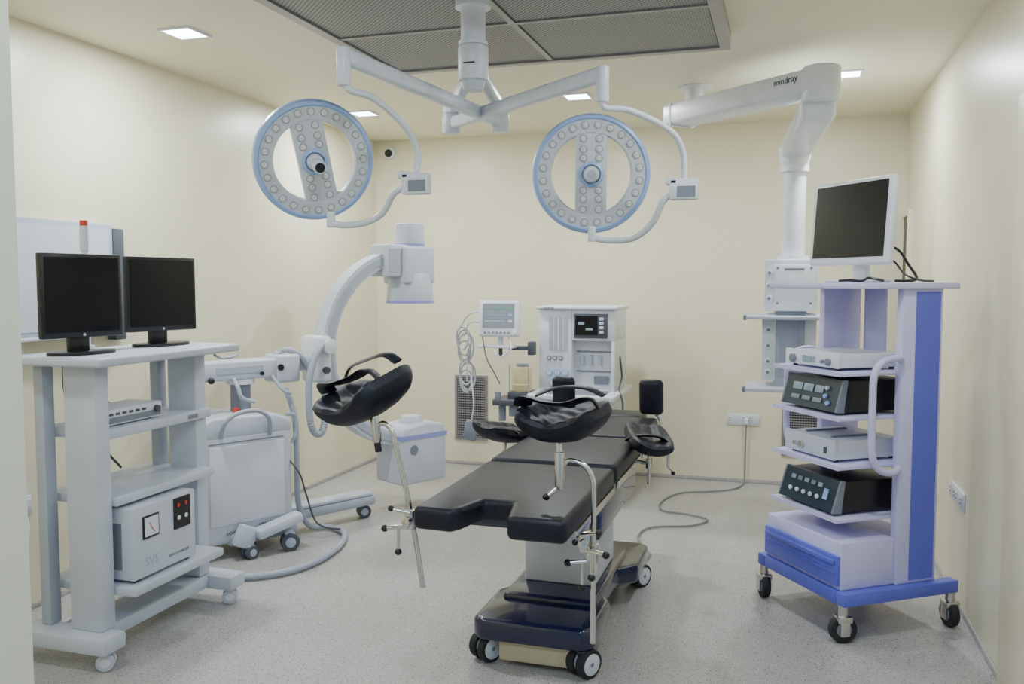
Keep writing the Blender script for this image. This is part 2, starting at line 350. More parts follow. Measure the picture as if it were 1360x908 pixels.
# ---------------------------------------------------------------- operating table
T=Thing('operating_table',(-.95,3.95,0),'black cushioned operating table on navy wheeled base with leg holders','operating table')
poly=[(-1.22,3.37),(-1.18,3.33),(-.74,3.33),(-.70,3.37),(-.70,3.70),(-.75,3.80),(-.75,4.12),(-.66,4.22),(-.66,4.56),(-.70,4.60),(-1.20,4.60),(-1.24,4.56),(-1.24,4.22),(-1.15,4.12),(-1.15,3.80),(-1.22,3.70)]
T.p('base_cover',g(M_navy).prism(poly,.115,.21,b=.022,seg=3).bb(-1.16,-.74,3.58,4.36,.19,.24,b=.022,seg=3))
T.p('base_skirt',g(M_cream).bb(-1.11,-.80,3.37,4.52,.025,.116,b=.012))
for x,y in((-1.18,3.42),(-.75,3.39),(-.71,4.52),(-1.19,4.52)): caster(T,x,y,.060,.028,True,58,.125,M_dgrey,M_tread,M_offw,hr=.74)
T.p('lift_column',g(M_offw).bb(-1.11,-.78,3.76,4.20,.24,.62,b=.01).m(M_lgrey).bb(-.7805,-.777,3.82,4.14,.30,.56))
T.p('upper_column',g(M_navy).bb(-1.09,-.80,3.80,4.16,.62,.70,b=.01).bb(-1.16,-.74,3.5,4.35,.66,.705,b=.008))
T.p('support_frame',g(M_dgrey).bb(-1.16,-.74,2.98,5.05,.705,.745,b=.006))
T.p('side_cover',g(M_navy).bb(-.735,-.69,3.40,4.30,.56,.73,b=.01));T.p('side_cover',g(M_navy).bb(-1.21,-1.165,3.45,4.25,.60,.73,b=.01))
for x in(-.668,-1.232):
    for ya,yb in((2.9,3.58),(3.66,4.30),(4.36,5.0)):
        T.p('side_rail',g(M_chrome).bb(x-.006,x+.006,ya,yb,.715,.745,b=.002).bb(min(x,-.95+(x+.95)*.75),max(x,-.95+(x+.95)*.75),ya+.1,ya+.13,.722,.737).bb(min(x,-.95+(x+.95)*.75),max(x,-.95+(x+.95)*.75),yb-.13,yb-.1,.722,.737))
cz0,cz1=.738,.82
T.p('leg_cushion',g(M_vinyl).prism([(-1.225,2.76),(-1.075,2.75),(-1.05,2.80),(-1.02,2.93),(-.91,2.93),(-.885,2.80),(-.87,2.73),(-.665,2.73),(-.665,3.60),(-1.235,3.60)],cz0,cz1,b=.022,seg=4))
T.p('seat_cushion',g(M_vinyl).bb(-1.235,-.665,3.63,4.30,cz0,cz1+.005,b=.022,seg=4))
T.p('back_cushion',g(M_vinyl).bb(-1.225,-.675,4.33,5.0,cz0,cz1+.005,b=.022,seg=4))
T.p('head_cushion',g(M_vinyl).bb(-1.12,-.78,5.03,5.28,cz0,cz1+.005,b=.03,seg=3).m(M_dgrey).bb(-1.0,-.9,4.95,5.2,.73,.76))
for x in(-1.24,-.72):
    T.p('shoulder_support',g(M_vinyl).box((x,5.02,.94),(.14,.06,.21),rot=(8,0,0),b=.03,seg=3).m(M_chrome).tube([(x,5.04,.87),(x+(.05 if x>-1 else -.03),5.04,.80),(x+(.06 if x>-1 else -.02),5.0,.74)],.009))
for sx,x in((-1,-1.345),(1,-.61)):
    M=Matrix.Translation((x,4.16,.84))@Euler((rad(8),rad(sx*-10),rad(90+sx*20))).to_matrix().to_4x4()
    o=T.p('arm_support',g(M_fold).pad(M,.34,.20,40,.065,wr=.003).m(M_chrome).cyl((x,4.2,.83),(x,4.2,.62),.008).cyl((x,4.2,.72),((-1.235 if sx<0 else -.665),4.2,.73),.009).cyl((x,4.2,.7),(x,4.2,.745),.016))
    T.p('strap',g(M_vinyl).tube([(x-.09,4.10,.85),(x-.05,4.09,.875),(x+.05,4.10,.875),(x+.09,4.12,.85)],.028,8,5,flat=.25),parent=o)
T.p('crank_clamp',g(M_chrome).cyl((-.62,4.62,.73),(-.55,4.62,.72),.011).cyl((-.57,4.62,.76),(-.57,4.62,.62),.009).cyl((-.57,4.62,.62),(-.54,4.6,.60),.007).m(M_black).sph((-.54,4.6,.595),.012).sph((-.57,4.62,.765),.012))
def clamp(c,sx):
    c=V(c);q=g(M_chrome).box(c,(.035,.05,.07),b=.006).cyl(c+V((0,-.05,0)),c+V((0,.04,0)),.017,b=.003).cyl(c+V((sx*.0,-.03,-.02)),c+V((sx*.075,-.05,-.025)),.008).cyl(c+V((-sx*.01,-.03,.03)),c+V((sx*.05,-.05,.045)),.006)
    q.cyl(c+V((sx*.03,-.04,-.02)),c+V((sx*.03,-.045,-.10)),.006)
    q.m(M_black).sph(c+V((sx*.08,-.05,-.027)),.013).sph(c+V((sx*.03,-.045,-.11)),.013).sph(c+V((sx*.055,-.05,.047)),.011);return q
def wt(M,P): return [M@V(p) for p in P]
# leg holder over the outer side
o=T.p('leg_holder_rod',g(M_chrome).tube([(-1.225,2.85,.50),(-1.255,2.86,.66),(-1.30,2.87,.86),(-1.345,2.88,1.02),(-1.362,2.885,1.065),(-1.395,2.89,1.085),(-1.43,2.90,1.07)],.0095,12,6))
T.p('clamp',clamp((-1.275,2.86,.745),-1),parent=o)
T.p('swivel_joint',g(M_chrome).cyl((-1.435,2.90,1.11),(-1.425,2.90,1.01),.017,b=.003).cyl((-1.46,2.93,1.14),(-1.435,2.90,1.06),.012).m(M_black).cyl((-1.425,2.90,1.01),(-1.42,2.90,.975),.013,b=.003),parent=o)
M=Matrix.Translation((-1.50,2.98,1.145))@Euler((rad(10),rad(-22),rad(0))).to_matrix().to_4x4()@Matrix.Rotation(rad(66),4,'Z')
pd=T.p('leg_pad',g(M_fold).pad(M,.30,.35,52,.085,wr=.004),parent=o)
sn=(M.to_3x3()@V((0,0,1)))
T.p('strap',g(M_vinyl).tube(wt(M,[(-.04,-.165,.085),(-.05,-.14,.125),(-.05,-.05,.115),(-.05,.06,.115),(-.04,.14,.125),(-.02,.17,.09)]),.034,8,6,flat=.2,up0=sn),parent=o)
T.p('strap',g(M_vinyl).tube(wt(M,[(.09,-.15,.10),(.10,-.09,.14),(.10,.02,.145),(.09,.12,.14),(.06,.155,.10)]),.022,8,6,flat=.25,up0=sn),parent=o)
# leg holder over the near side
o=T.p('leg_holder_rod',g(M_chrome).tube([(-.605,2.88,.36),(-.605,2.88,.60),(-.605,2.88,.85),(-.61,2.885,.93),(-.64,2.89,.975),(-.69,2.89,.99),(-.715,2.89,.975)],.0095,12,6))
T.p('clamp',clamp((-.632,2.88,.715),1),parent=o)
T.p('clamp',clamp((-.615,2.93,.66),-1),parent=o)
T.p('swivel_joint',g(M_chrome).cyl((-.725,2.88,1.02),(-.725,2.88,.89),.017,b=.003).cyl((-.735,2.9,1.08),(-.725,2.88,1.0),.011).cyl((-.725,2.88,.90),(-.76,2.85,.87),.008).m(M_black).sph((-.765,2.85,.867),.013),parent=o)
M=Matrix.Translation((-.73,2.96,1.10))@Euler((rad(6),rad(-4),0)).to_matrix().to_4x4()@Matrix.Rotation(rad(80),4,'Z')
sn=(M.to_3x3()@V((0,0,1)))
pd=T.p('leg_pad',g(M_fold).pad(M,.26,.30,50,.075,wr=.004),parent=o)
T.p('strap',g(M_vinyl).tube(wt(M,[(-.03,-.145,.075),(-.04,-.12,.105),(-.04,-.03,.085),(-.04,.05,.09),(-.04,.12,.105),(-.02,.145,.075)]),.034,8,6,flat=.2,up0=sn),parent=o)
T.p('strap',g(M_vinyl).tube(wt(M,[(.07,-.13,.09),(.08,-.06,.115),(.08,.05,.115),(.06,.13,.09)]),.020,8,6,flat=.25,up0=sn),parent=o)

# floor power cord + socket
P=[(-.84,4.62,.10),(-.80,4.75,.012),(-.72,5.0,.01),(-.84,5.35,.01),(-.80,5.6,.01),(-.55,5.72,.01),(-.46,5.9,.01),(-.6,6.0,.01),(-.78,6.05,.01),(-.82,6.3,.01),(-.72,6.6,.01),(-.5,6.72,.01),(-.34,6.85,.01),(-.28,7.05,.01),(-.27,7.11,.05),(-.27,7.12,.25),(-.265,7.115,.47)]
single('power_cord',g(M_cord2).tube(P,.0062,8,6).m(M_white).box((-.265,7.11,.50),(.03,.05,.045),b=.006),'grey power cord trailing over the floor to a wall socket','power cord',(-.6,5.9,0))
def socket(loc,rz,n,w):
    T=Thing('wall_socket',loc,'white wall power socket plate with switches','wall socket',rz=rz)
    T.l('plate',g(M_white).bb(-w/2,w/2,-.012,0,-.045,.045,b=.004))
    for i in range(n):
        x=-w/2+w*(i+.5)/n
        q=g(M_offw).bb(x-.02,x+.02,-.017,-.012,-.03,.03,b=.003)
        if i%3!=1: q.m(M_black).cyl((x-.008,-.0165,-.006),(x-.008,-.0185,-.006),.0035,n=10).cyl((x+.008,-.0165,-.006),(x+.008,-.0185,-.006),.0035,n=10).cyl((x,-.0165,.012),(x,-.0185,.012),.0045,n=10)
        T.l('socket_module',q)
socket((-.29,YB,.51),0,5,.26);socket((XR,4.80,.53),-90,6,.34)
socket((XL,3.25,.52),90,2,.12)

# wall vents
def grille(loc,w,h):
    T=Thing('wall_vent',loc,'bronze-grey louvred return air grille low on the wall','air vent')
    T.l('frame',g(M_steel).bb(-w/2,w/2,-.015,0,0,.02).bb(-w/2,w/2,-.015,0,h-.02,h).bb(-w/2,-w/2+.02,-.015,0,.02,h-.02).bb(w/2-.02,w/2,-.015,0,.02,h-.02))
    q=g(M_black).bb(-w/2+.02,w/2-.02,-.003,0,.02,h-.02).m(M_steel)
    n=int(h/.022)
    for i in range(n): q.box((0,-.008,.02+(h-.04)*(i+.5)/n),(w-.04,.009,.006),rot=(35,0,0))
    n=int(w/.022)
    for i in range(n): q.box((-w/2+.02+(w-.04)*(i+.5)/n,-.010,h/2),(.004,.004,h-.04))
    T.l('louvres',q)
grille((-2.60,YB,.22),.30,.57);grille((.155,YB,.24),.30,.38)

# security camera
T=Thing('security_camera',(-3.35,YB,2.74),'small white dome security camera on the wall','security camera')
T.l('mount',g(M_white).cyl((0,0,.0),(0,-.05,0),.05,b=.006));T.l('dome',g(M_black).sph((0,-.055,-.005),.034))

# ---------------------------------------------------------------- anaesthesia machine
T=Thing('anaesthesia_machine',(-1.43,6.45,0),'white anaesthesia workstation with display, gauges and amber bellows','anaesthesia machine')
T.p('base',g(M_lgrey).bb(-1.76,-1.10,6.1,6.8,.10,.20,b=.02))
for x in(-1.7,-1.16):
    for y in(6.16,6.74): caster(T,x,y,.045,.02,True,90,.11)
cab=T.p('cabinet',g(M_offw).bb(-1.74,-1.12,6.22,6.78,.2,.76,b=.01))
for i in range(3): T.p('drawer',g(M_white).bb(-1.71,-1.15,6.205,6.225,.23+i*.17,.38+i*.17,b=.006).m(M_mgrey).bb(-1.52,-1.34,6.19,6.207,.33+i*.17,.345+i*.17),parent=cab)
T.p('worktop',g(M_white).bb(-1.76,-1.05,6.0,6.8,.76,.80,b=.012,seg=3).m(M_mgrey).bb(-1.70,-1.14,6.03,6.3,.80,.803))
up=T.p('upper_housing',g(M_white).bb(-1.75,-1.47,6.3,6.78,.80,1.40,b=.006).bb(-1.47,-1.11,6.3,6.78,1.17,1.40,b=.006).bb(-1.14,-1.11,6.3,6.78,.80,1.17,b=.004).bb(-1.47,-1.14,6.40,6.78,.80,1.17).bb(-1.77,-1.09,6.27,6.8,1.40,1.425,b=.010,seg=3))
T.p('flowmeter_panel',g(M_grey).bb(-1.66,-1.50,6.292,6.30,1.10,1.34).m(M_white).bb(-1.62,-1.615,6.285,6.293,1.1,1.34).bb(-1.585,-1.575,6.285,6.293,1.1,1.34).bb(-1.54,-1.535,6.285,6.293,1.1,1.34),parent=up)
T.p('display',g(M_dgrey).bb(-1.45,-1.17,6.285,6.30,1.19,1.37,b=.004).m(M_screen).bb(-1.435,-1.25,6.282,6.286,1.215,1.355).m(M_lcd).bb(-1.41,-1.36,6.2805,6.283,1.29,1.31).bb(-1.35,-1.29,6.2805,6.283,1.25,1.265),parent=up)
for i in range(4): T.p('display_button',g(M_lgrey).bb(-1.235,-1.20,6.279,6.286,1.225+i*.032,1.247+i*.032,b=.002),parent=up)
T.p('emblem',g(M_txt).text('mindray',.028,frame((-1.66,6.2695,1.412),(1,0,0),(0,0,1))),parent=up)
for x,z in((-1.66,1.04),(-1.61,1.04),(-1.56,1.04),(-1.66,.93),(-1.59,.93),(-1.52,.93),(-1.63,.855),(-1.55,.855)):
    T.p('pressure_gauge',g(M_blue if z<1 else M_mgrey).cyl((x,6.30,z),(x,6.285,z),.028 if z<1 else .018,n=20).m(M_white).cyl((x,6.286,z),(x,6.282,z),.019 if z<1 else .009,n=20).m(M_txt).bb(x-.001,x+.001,6.280,6.2825,z,z+.013),parent=up)
T.p('bottle_rail',g(M_mgrey).bb(-1.45,-1.16,6.39,6.402,1.08,1.09).bb(-1.45,-1.16,6.39,6.402,.93,.94).m(M_lgrey).cyl((-1.4,6.385,1.06),(-1.4,6.385,.98),.014).cyl((-1.33,6.385,1.06),(-1.33,6.385,.98),.014).cyl((-1.25,6.385,1.06),(-1.25,6.385,.98),.014).m(M_mgrey).bb(-1.3,-1.18,6.38,6.40,.84,.90,b=.004),parent=up)
T.p('breathing_block',g(M_dgrey).bb(-2.06,-1.762,6.02,6.3,.70,.745,b=.008).bb(-1.95,-1.762,6.08,6.26,.745,.80,b=.01).m(M_mgrey).cyl((-2.02,6.05,.745),(-2.02,6.05,.80),.025).cyl((-2.0,6.1,.70),(-2.0,6.1,.58),.03).cyl((-1.9,6.1,.70),(-1.9,6.1,.62),.04))
T.p('bellows',g(M_amber).cyl((-1.85,6.16,.80),(-1.85,6.16,.98),.08,n=32,b=.006).lathe([(.077,0),(.084,.02),(.077,.03)],Matrix.Translation((-1.85,6.16,.83))).m(M_mgrey).cyl((-1.85,6.16,.98),(-1.85,6.16,1.0),.05).m(M_chrome).cyl((-1.93,6.08,.80),(-1.93,6.08,1.0),.005).cyl((-1.77,6.08,.80),(-1.77,6.08,1.0),.005))
T.p('cable',g(M_cord).tube([(-1.11,6.5,1.05),(-1.08,6.45,.9),(-1.07,6.3,.82),(-1.02,6.2,.7),(-1.06,6.2,.4)],.008,8,6))
T.e.scale=(.90,1,1);T.e.location.x=-1.75+.32*.90

# patient monitor
T=Thing('patient_monitor',(-2.02,6.2,1.18),'white patient vital-signs monitor on a bracket with coiled cables','patient monitor')
R_=Matrix.Translation((-2.02,6.18,1.33))@Euler((rad(-6),0,rad(6))).to_matrix().to_4x4()
q=G();q.X=R_;q.m(M_white).box((0,0,0),(.30,.10,.27),b=.015,seg=3)
hb=T.p('housing',q)
q=G();q.X=R_;q.m(M_lcd2).box((0,-.051,.02),(.24,.004,.18))
for i,mm in enumerate((M_green,M_blue,M_offw)):
    q.m(mm).box((-.03,-.0535,.07-i*.045),(.15,.001,.004)).box((.09,-.0535,.07-i*.045),(.03,.001,.016))
T.p('screen',q,parent=hb)
q=G();q.X=R_;q.m(M_mgrey)
for i in range(7): q.box((-.10+i*.03,-.052,-.105),(.018,.006,.012),b=.002)
q.m(M_white).cyl((.125,-.05,-.105),(.125,-.065,-.105),.014)
T.p('button_row',q,parent=hb)
T.p('bracket',g(M_white).cyl((-2.02,6.2,1.20),(-2.02,6.2,1.13),.02).bb(-2.18,-1.90,6.12,6.26,1.115,1.135,b=.004).m(M_dgrey).box((-1.87,6.26,1.11),(.20,.04,.03),b=.005).box((-1.79,6.25,1.11),(.05,.08,.10),b=.008).cyl((-2.02,6.2,1.13),(-2.02,6.2,1.05),.015))
for i in range(7):
    cx,cz,rr=-2.31+.01*(i%3),1.18-.035*i,.065+.008*(i%3)
    if i>3: cz-=.12
    T.p('coiled_cable',g(M_lgrey).tube([(cx+rr*math.cos(a)*.75,6.16+.012*i+.01*math.sin(2*a),cz+rr*1.3*math.sin(a)) for a in [k*math.pi/4 for k in range(8)]],.0070,6,4,closed=True))
for P in([(-2.16,6.15,1.38),(-2.25,6.13,1.36),(-2.32,6.14,1.26)],[(-2.16,6.15,1.30),(-2.24,6.13,1.30),(-2.29,6.14,1.2)],[(-2.28,6.2,1.1),(-2.27,6.15,.95),(-2.29,6.2,.85)],[(-2.24,6.15,.9),(-2.2,6.1,.7),(-2.23,6.12,.55)],[(-1.94,6.15,1.19),(-1.90,6.08,1.12),(-1.97,6.05,1.06),(-2.03,6.06,1.10)]):
    T.p('sensor_cable',g(M_lgrey).tube(P,.006,6,6))
T.p('black_cable',g(M_cord).tube([(-2.15,6.14,1.24),(-2.1,6.1,1.05),(-2.02,6.06,.93),(-1.97,6.03,.86)],.005,6,6))
T.p('pressure_cuff',g(M_mgrey).box((-2.23,6.12,.49),(.10,.05,.15),rot=(0,12,0),b=.012))

# ---------------------------------------------------------------- left equipment trolley
T=Thing('equipment_trolley',(-2.8,3.27,0),'cool grey four-tier equipment trolley with monitors on top','equipment trolley')
T.p('top_shelf',g(M_lgrey).bb(-3.04,-2.57,2.78,3.72,1.262,1.30,b=.012,seg=3))
for ya,xo in((2.86,0),(3.56,-.05)):
    T.p('column',g(M_lgrey).bb(-2.83+xo,-2.67+xo,ya,ya+.08,.15,1.262,b=.006))
    T.p('rear_post',g(M_grey).bb(-2.985,-2.935,ya,ya+.06,.15,1.262,b=.005))
T.p('shelf',g(M_lgrey).bb(-3.04,-2.69,2.945,3.64,.94,.985,b=.008))
T.p('shelf',g(M_lgrey).bb(-3.04,-2.65,2.945,3.60,.66,.70,b=.008))
T.p('shelf',g(M_lgrey).bb(-3.04,-2.57,2.945,3.55,.28,.32,b=.008))
T.p('badge',g(M_mgrey).box((-2.689,3.50,.962),(.003,.07,.02),b=.001))
T.p('handle_rail',g(M_grey).tube([(-2.60,3.55,1.255),(-2.56,3.55,1.24),(-2.55,3.62,1.24),(-2.57,3.69,1.25)],.006))
T.p('base_foot',g(M_lgrey).bb(-3.14,-2.60,2.79,2.92,.08,.15,b=.012))
T.p('base_foot',g(M_lgrey).bb(-3.14,-2.57,3.60,3.72,.08,.15,b=.012))
T.p('base_beam',g(M_lgrey).bb(-2.90,-2.70,2.92,3.60,.09,.15,b=.008))
for x,y in((-2.65,2.855),(-2.62,3.66),(-3.09,2.855),(-3.09,3.66)): caster(T,x,y,.037,.017,True,30,.085,M_lgrey,M_lgrey,M_white)

def lcd(loc,rz,label,w):
    T=Thing('computer_monitor',loc,label,'monitor',rz=rz)
    z0,z1=.070,.420
    f=T.l('bezel',g(M_black).bb(-w/2,w/2,0,.03,z0,z1,b=.006).bb(-w/2+.05,w/2-.05,.03,.06,z0+.04,z1-.05,b=.015))
    T.l('screen',g(M_screen).bb(-w/2+.016,w/2-.016,-.0015,.001,z0+.024,z1-.016),parent=f)
    T.l('emblem',g(M_lgrey).cyl((0,-.001,z0+.012),(0,.001,z0+.012),.006),parent=f)
    T.l('stand',g(M_black).bb(-.045,.045,.03,.06,.01,z0+.08,b=.005).prism([(.15*math.cos(a),.02+.085*math.sin(a)) for a in [k*math.pi/12 for k in range(24)]],.0,.014,b=.003))
lcd((-2.80,2.955,1.30),78,'black flat-screen monitor on an oval stand, switched off',.37);lcd((-2.82,3.47,1.30),77,'black flat-screen monitor on an oval stand, switched off',.385)
T=Thing('signal_lamp',(-2.97,3.15,1.30),'slim white signal lamp tube with red cap','signal lamp')
T.l('tube',g(M_white).cyl((0,0,0),(0,0,.02),.03).cyl((0,0,.02),(0,0,.44),.014).cyl((0,0,.44),(0,0,.55),.019));T.l('cap',g(M_red).cyl((0,0,.55),(0,0,.575),.017,b=.003))
T=Thing('video_recorder',(-2.85,3.14,.985),'flat silver video recorder with buttons and knob','video recorder')
q=g(M_offw).bb(-2.90,-2.72,2.96,3.32,.992,1.06,b=.005).m(M_mgrey).bb(-2.722,-2.717,2.97,3.31,1.0,1.025).m(M_dgrey)
for a in(-2.88,-2.79):
    for b_ in(3.0,3.25): q.bb(a,a+.04,b_,b_+.04,.985,.993)
hb=T.p('housing',q)
T.p('knob',g(M_dgrey).cyl((-2.72,3.28,1.03),(-2.705,3.28,1.03),.016),parent=hb)
for i in range(6): T.p('button',g(M_dgrey).bb(-2.72,-2.714,2.99+i*.04,3.01+i*.04,1.034,1.044),parent=hb)
T=Thing('voltage_stabilizer',(-2.78,3.18,.321),'grey metal voltage stabiliser box with dial meter and switches','voltage stabiliser')
x=-2.60
q=g(M_lgrey).bb(-2.90,x,2.975,3.38,.335,.645,b=.006).m(M_black)
for a in(-2.89,-2.66):
    for b_ in(3.0,3.31): q.bb(a,a+.04,b_,b_+.04,.322,.336)
hb=T.p('housing',q)
T.p('side_vent',g(M_mgrey).bb(-2.88,-2.66,2.972,2.976,.38,.58),parent=hb)
T.p('dial_meter',g(M_black).bb(x,x+.006,3.03,3.13,.50,.60,b=.002).m(M_white).bb(x+.006,x+.008,3.038,3.122,.51,.592),parent=hb)
T.p('switch_panel',g(M_black).bb(x,x+.005,3.23,3.34,.49,.63).m(M_red).bb(x+.005,x+.009,3.25,3.265,.59,.605).bb(x+.005,x+.009,3.30,3.315,.59,.605).m(M_white).cyl((x+.005,3.26,.54),(x+.008,3.26,.54),.01).cyl((x+.005,3.31,.54),(x+.008,3.31,.54),.01),parent=hb)
T.p('lettering',g(M_grey).text('SVS',.056,frame((x+.001,3.085,.395),(0,1,0),(0,0,1))),parent=hb,label='pale lettering')
T.p('small_lettering',g(M_mgrey).text('SERVO STABILIZER',.017,frame((x+.001,3.26,.38),(0,1,0),(0,0,1))),parent=hb)
T.p('meter_needle',g(M_red).box((x+.009,3.08,.545),(.001,.003,.06),rot=(35,0,0)),parent=hb)
for i,P in enumerate(([(-3.06,3.1,1.25),(-3.075,3.12,1.1),(-3.07,3.2,.9),(-3.085,3.15,.72),(-3.07,3.2,.5),(-3.08,3.3,.40)],[(-3.06,3.25,1.25),(-3.075,3.3,1.08),(-3.07,3.4,1.0),(-3.075,3.3,.88),(-3.075,3.45,.7)])):
    single('signal_cable',g(M_cord).tube(P,.006),'black signal cable hanging behind the trolley','cable',P[-1])
single('mains_cord',g(M_offw).tube([(-3.47,3.25,.50),(-3.42,3.22,.40),(-3.40,3.15,.2),(-3.38,3.0,.05),(-3.3,2.95,.012),(-3.2,3.1,.012),(-3.2,3.3,.012)],.007,8,6),'off-white mains cord hanging from a wall socket','power cord',(-3.4,3.1,0))

# film viewer on wall
T=Thing('x_ray_viewer',(XL,3.4,1.6),'wall-mounted film viewer with grey frame and pale panel','x-ray viewer')
T.p('frame',g(M_grey).bb(XL,XL+.05,2.95,3.86,1.32,1.91,b=.006).m(M_dgrey).bb(XL,XL+.055,3.86,3.94,1.29,1.89,b=.004))
T.p('panel',g(M_board).bb(XL+.05,XL+.053,2.98,3.83,1.36,1.88))
T.p('lower_ledge',g(M_white).bb(XL+.05,XL+.075,2.95,3.86,1.318,1.335,b=.003))

# ---------------------------------------------------------------- C-arm
T=Thing('c_arm_x_ray_machine',(-2.55,5.6,0),'grey-white mobile C-arm x-ray machine with curved arm and wheeled cabinet','x-ray machine',rz=61.3)
cab=T.l('cabinet',g(M_lgrey).bb(-1.60,-1.0,-.22,.18,.085,.73,b=.03,seg=3).prism([(-1.60,.70),(-1.0,.70),(-1.0,.775),(-1.10,.82),(-1.50,.83),(-1.60,.78)],-.18,.22,M=Matrix.Rotation(rad(90),4,'X'),b=.02,seg=3))
T.l('cabinet_door',g(M_offw).bb(-1.53,-1.06,-.227,-.219,.20,.66,b=.004).m(M_mgrey).bb(-1.53,-1.06,-.2215,-.219,.675,.682),parent=cab)
T.l('handle',g(M_tube).tube([(-1.46,-.225,.72),(-1.45,-.26,.80),(-1.38,-.27,.85),(-1.25,-.26,.855),(-1.17,-.25,.80),(-1.15,-.22,.70)],.013,10,6),parent=cab)
T.l('handle',g(M_tube).tube([(-1.01,-.16,.60),(-.95,-.17,.66),(-.95,-.17,.78),(-1.01,-.16,.80)],.011,10,6),parent=cab)
T.l('emergency_button',g(M_red).cyl((-1.30,-.1,.81),(-1.30,-.1,.86),.02,b=.004),parent=cab)
T.l('lock_lettering',g(M_txt).text('LOCK',.028,frame((-1.40,-.2285,.15),(1,0,0),(0,0,1))),parent=cab)
T.l('unlock_lettering',g(M_txt).text('UN LOCK',.028,frame((-1.17,-.2285,.17),(1,0,0),(0,0,1))),parent=cab)
T.l('base_chassis',g(M_grey).bb(-1.42,-.98,-.24,.2,.07,.145,b=.02).bb(-1.0,-.28,-.07,.07,.09,.155,b=.02))
T.l('stabilizer_leg',g(M_lgrey).bb(-1.05,-.30,-.062,.062,.155,.18,b=.01),label='light grey leg cover');T.l('caster_guard',g(M_lgrey).box((-1.15,-.30,.165),(.30,.10,.06),rot=(0,-12,0),b=.018));T.l('brake_pedal',g(M_lgrey).box((-1.35,-.28,.13),(.12,.06,.13),rot=(0,25,0),b=.018))
def lc(x,y,r,a):
    p=T.M@V((x,y,0));return caster(T,p.x,p.y,r,.022,True,a,r*2.3,M_lgrey,M_dgrey,M_grey)
lc(-1.08,-.31,.055,40);lc(-1.33,-.29,.04,70);lc(-.34,0,.045,40);lc(-1.1,.20,.05,60)
T.l('lift_column',g(M_mgrey).cyl((-1.22,0,.80),(-1.22,0,1.0),.06).m(M_white).cyl((-1.22,0,.99),(-1.22,0,1.02),.085))
T.l('horizontal_arm',g(M_lgrey).bb(-1.55,-.98,-.08,.08,1.02,1.135,b=.015,seg=3).bb(-1.02,-.86,-.095,.095,.98,1.155,b=.02,seg=3).cyl((-.90,0,1.08),(-.70,0,1.10),.05,b=.008).m(M_grey).box((-1.26,-.082,1.08),(.30,.004,.04)).m(M_black).cyl((-1.0,-.09,1.08),(-1.0,-.10,1.08),.02).cyl((-1.12,-.08,1.05),(-1.12,-.09,1.05),.012))
T.l('arm_lever',g(M_grey).tube([(-1.3,-.08,1.03),(-1.3,-.13,.98),(-1.28,-.14,.92),(-1.2,-.14,.89)],.012));T.l('arm_lever',g(M_grey).tube([(-1.05,-.08,1.03),(-1.02,-.14,.95),(-.96,-.14,.92)],.010));T.l('arm_knob',g(M_black).sph((-1.45,-.10,1.03),.02))
CZ=1.145
def arcC(r0,r1,a0,a1,y0,y1,mt,name,parent=None,cz=CZ,n=40):
    gg=g(mt);q=bmesh.new();R=[]
    for k in range(n+1):
        a=rad(a0+(a1-a0)*k/n);R.append([q.verts.new((r*math.cos(a),y,cz+r*math.sin(a))) for r,y in((r0,y0),(r1,y0),(r1,y1),(r0,y1))])
    for k in range(n):
        for i in range(4): q.faces.new((R[k][i],R[k][(i+1)%4],R[k+1][(i+1)%4],R[k+1][i]))
    q.faces.new(R[0]);q.faces.new(R[-1][::-1]);bmesh.ops.recalc_face_normals(q,faces=q.faces[:]);gg.add(q)
    return T.l(name,gg,parent)
cr=arcC(.585,.68,92,262,-.06,.06,M_lgrey,'c_ring')
arcC(.61,.655,94,260,-.066,.066,M_tube,'ring_groove',cr)
T.l('ring_carriage',g(M_white).box((-.69,0,1.11),(.13,.18,.30),b=.025,seg=3).cyl((-.66,-.09,1.19),(-.66,-.13,1.19),.05,b=.008).m(M_dgrey).cyl((-.68,-.09,1.04),(-.68,-.115,1.04),.022))
rc=T.l('image_intensifier',g(M_lgrey).box((-.10,0,1.75),(.20,.2,.22),b=.015).box((.06,0,1.72),(.26,.27,.26),b=.02,seg=3).cyl((.07,0,1.66),(.07,0,1.47),.15,.168,n=40,b=.008).cyl((.07,0,1.84),(.07,0,2.01),.105,n=36,b=.012).m(M_grey).box((-.12,-.101,1.75),(.12,.004,.16)))
T.l('stripe_band',g(M_stripe).cyl((.07,0,1.455),(.07,0,1.475),.170,n=40),parent=rc)
T.l('collar_band',g(M_stripe).cyl((.07,0,1.855),(.07,0,1.87),.107,n=36),parent=rc)
T.l('x_ray_tube_housing',g(M_lgrey).prism([(-.13,.20),(.27,.20),(.27,.50),(.25,.60),(.10,.62),(-.10,.60),(-.13,.55)],-.15,.15,M=Matrix.Rotation(rad(90),4,'X'),b=.018,seg=3).cyl((.07,0,.60),(.07,0,.66),.09,.07,n=32,b=.01).m(M_stripe).bb(-.134,.274,-.154,.154,.515,.545).m(M_mgrey).cyl((-.02,-.15,.44),(-.02,-.153,.44),.035,n=24))
T.l('corrugated_hose',g(M_tube).tube([(-.66,-.08,1.22),(-.76,-.13,1.17),(-.83,-.15,1.02),(-.84,-.15,.85),(-.83,-.15,.72),(-.79,-.14,.65),(-.74,-.13,.65),(-.71,-.12,.72),(-.70,-.11,.84),(-.70,-.10,.96)],.022,12,12,rib=.07));T.l('corrugated_hose',g(M_tube).tube([(-1.0,.0,1.14),(-.93,-.02,1.18),(-.85,-.05,1.15),(-.78,-.06,1.05)],.018,10,8,rib=.1))
